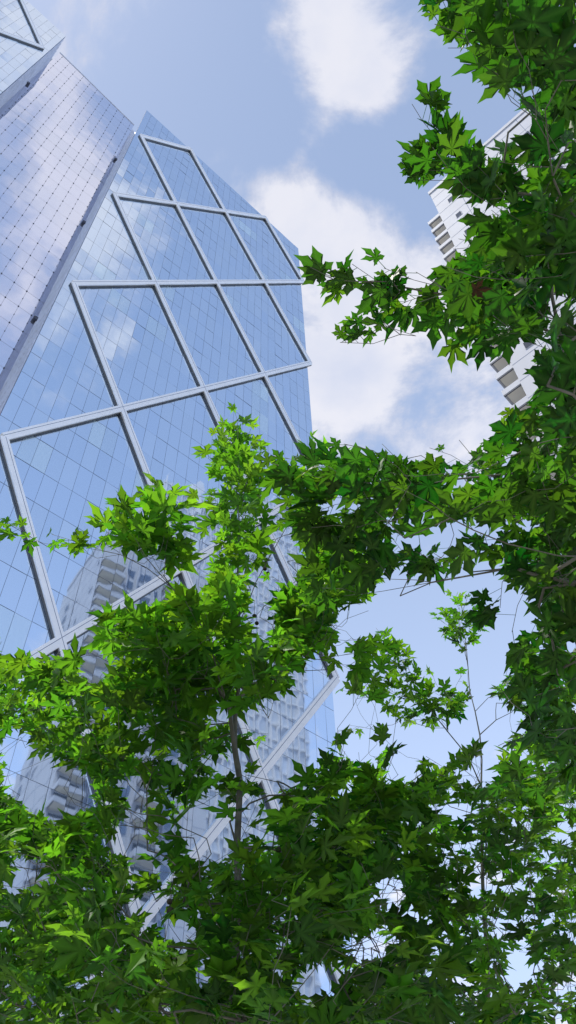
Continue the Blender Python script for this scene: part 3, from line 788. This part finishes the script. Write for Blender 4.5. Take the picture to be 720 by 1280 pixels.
# --- a further plane tree low on the right with a thin leader against the sky
t3 = Tree(21); t3.leafw = .185; Y3 = 5.4
foot = at_y(600, 1279, Y3); foot[2] = 0
t3.trunk([foot, at_y(606, 1250, Y3), at_y(604, 1050, Y3), at_y(600, 920, Y3), at_y(584, 835, Y3), at_y(578, 778, Y3)])
sprays(t3, [((572, 742), (580, 800), Y3, 9), ((545, 772), (581, 808), Y3, 7), ((610, 768), (582, 805), Y3, 7), ((560, 790), (582, 815), Y3, 6)], at_y, .9, .6)
k3 = t3.path(t3.nearest(at_y(600, 960, Y3)), [at_y(560, 915, 5.2), at_y(520, 868, 5.1)])
sprays(t3, [((470, 785), (500, 840), 5.1, 9), ((490, 805), (520, 860), 5.1, 8), ((450, 840), (500, 850), 5.1, 8), ((540, 840), (550, 885), 5.2, 8), ((515, 850), (540, 890), 5.2, 8), ((480, 860), (530, 880), 5.1, 8), ((620, 800), (640, 860), 5.3, 8), ((660, 790), (660, 860), 5.3, 8), ((600, 850), (620, 900), 5.3, 7), ((640, 830), (650, 880), 5.3, 8), ((690, 800), (680, 860), 5.2, 8), ((585, 745), (580, 790), Y3, 9), ((600, 750), (582, 800), 5.3, 8), ((555, 765), (581, 805), 5.3, 8), ((575, 780), (583, 825), 5.5, 9), ((480, 800), (510, 850), 5.0, 9), ((500, 825), (535, 870), 5.2, 9), ((460, 850), (510, 870), 5.2, 9), ((650, 845), (640, 890), 5.2, 9), ((520, 870), (560, 910), 5.1, 9), ((490, 885), (540, 910), 5.1, 9), ((610, 870), (620, 920), 5.1, 8), ((670, 830), (670, 880), 5.2, 9)], at_y, .9, .5)
g3 = [(612, 900, 40, 35), (540, 925, 45, 25), (450, 935, 28, 22), (560, 1010, 28, 12), (490, 1110, 22, 26), (475, 1175, 16, 24), (545, 1185, 20, 10), (650, 1215, 28, 18), (600, 960, 35, 18), (505, 960, 25, 20), (440, 1180, 14, 14), (400, 1225, 30, 25), (700, 1240, 16, 12)]
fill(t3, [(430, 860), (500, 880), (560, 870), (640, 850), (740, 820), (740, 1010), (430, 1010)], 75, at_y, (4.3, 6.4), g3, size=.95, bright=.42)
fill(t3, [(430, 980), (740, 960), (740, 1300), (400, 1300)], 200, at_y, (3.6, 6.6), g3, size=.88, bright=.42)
t3root = empty('plane_tree', tuple(t3.P[0]))
tag(t3root, 'further plane tree in the lower right, one thin leader standing alone against the sky', 'tree', 'plane trees in front of the towers')
# --- a further tree at the lower left edge
t4 = Tree(33); t4.leafw = .19; Y4 = 5.0
foot = at_y(-70, 1279, Y4); foot[2] = 0
t4.trunk([foot, at_y(-66, 1250, Y4), at_y(-50, 1000, Y4), at_y(-45, 800, Y4)])
sprays(t4, [((8, 795), (-30, 850), 4.9, 9), ((40, 845), (-10, 890), 4.8, 9), ((60, 880), (0, 920), 4.8, 9), ((20, 830), (-20, 880), 4.8, 8), ((45, 905), (0, 950), 4.7, 8)], at_y, .95, .6)
fill(t4, [(-40, 850), (30, 870), (110, 900), (190, 1000), (230, 1300), (-40, 1300)], 110, at_y, (4.2, 6.0), gaps1, size=.95, bright=.6)
t4root = empty('plane_tree', tuple(t4.P[0]))
tag(t4root, 'light green plane tree at the lower left edge in front of the glass tower', 'tree', 'plane trees in front of the towers')
_g = random.Random(5)
small_gaps = [(_g.uniform(0, 720), _g.uniform(890, 1280), _g.uniform(7, 17), _g.uniform(6, 13)) for _ in range(85)] + [(_g.uniform(560, 720), _g.uniform(0, 880), _g.uniform(6, 12), _g.uniform(6, 11)) for _ in range(35)]
for T, r_ in ((t1, t1root), (t2, t2root), (t3, t3root), (t4, t4root)):
    T.gaps = gaps1 + g2 + g3 + small_gaps;
    if T is t2: T.leaves = [(p, d, s_ * .92, b_ * .5, nd_) for p, d, s_, b_, nd_ in T.leaves]  # shade of the backlit right-hand tree put into darker leaf colours
    T.build(r_, np.array(T.P[0]))

# seed balls hanging under the middle tree, and one withered leaf in the right-hand one
def ball(root, p, r):
    bm = bmesh.new(); bmesh.ops.create_icosphere(bm, subdivisions=3, radius=r)
    q = random.Random(int(p[0] * 1e4))
    for v in bm.verts: v.co *= q.uniform(.93, 1.07)
    o_ = Vector(p) - Vector(root.location)
    for v in bm.verts: v.co += o_
    sv = []
    st = bmesh.ops.create_cone(bm, cap_ends=True, segments=5, radius1=.0012, radius2=.0009, depth=.12)
    for v in st['verts']: v.co += o_ + Vector((0, 0, .06 + r * .8))
    me = bpy.data.meshes.new('seed_ball'); bm.to_mesh(me); bm.free(); me.materials.append(M['seed'])
    o = bpy.data.objects.new('seed_ball', me); COL.objects.link(o); o.parent = root
for px, py, Y, r in ((331, 711, 3.4, .013), (335, 717, 3.42, .013), (332, 722, 3.4, .012), (318, 770, 3.5, .013), (321, 779, 3.52, .012), (212, 1127, 3.4, .012), (213, 1139, 3.4, .016), (348, 1062, 3.3, .012), (229, 1141, 3.5, .011)):
    ball(t1root, at_y(px, py, Y), r)
v, f, vein = LEAVES[2]
V = [at_d(590, 362, 2.85) + _R * a * .08 + _U * b * .075 + _F * c * .1 - np.array(t2.P[0]) for a, b, c in v]
o = mesh_obj('withered_leaf', V, [tuple(map(int, t)) for t in f], M['dead'], t2root)
o['label'] = 'dark red withered leaf'
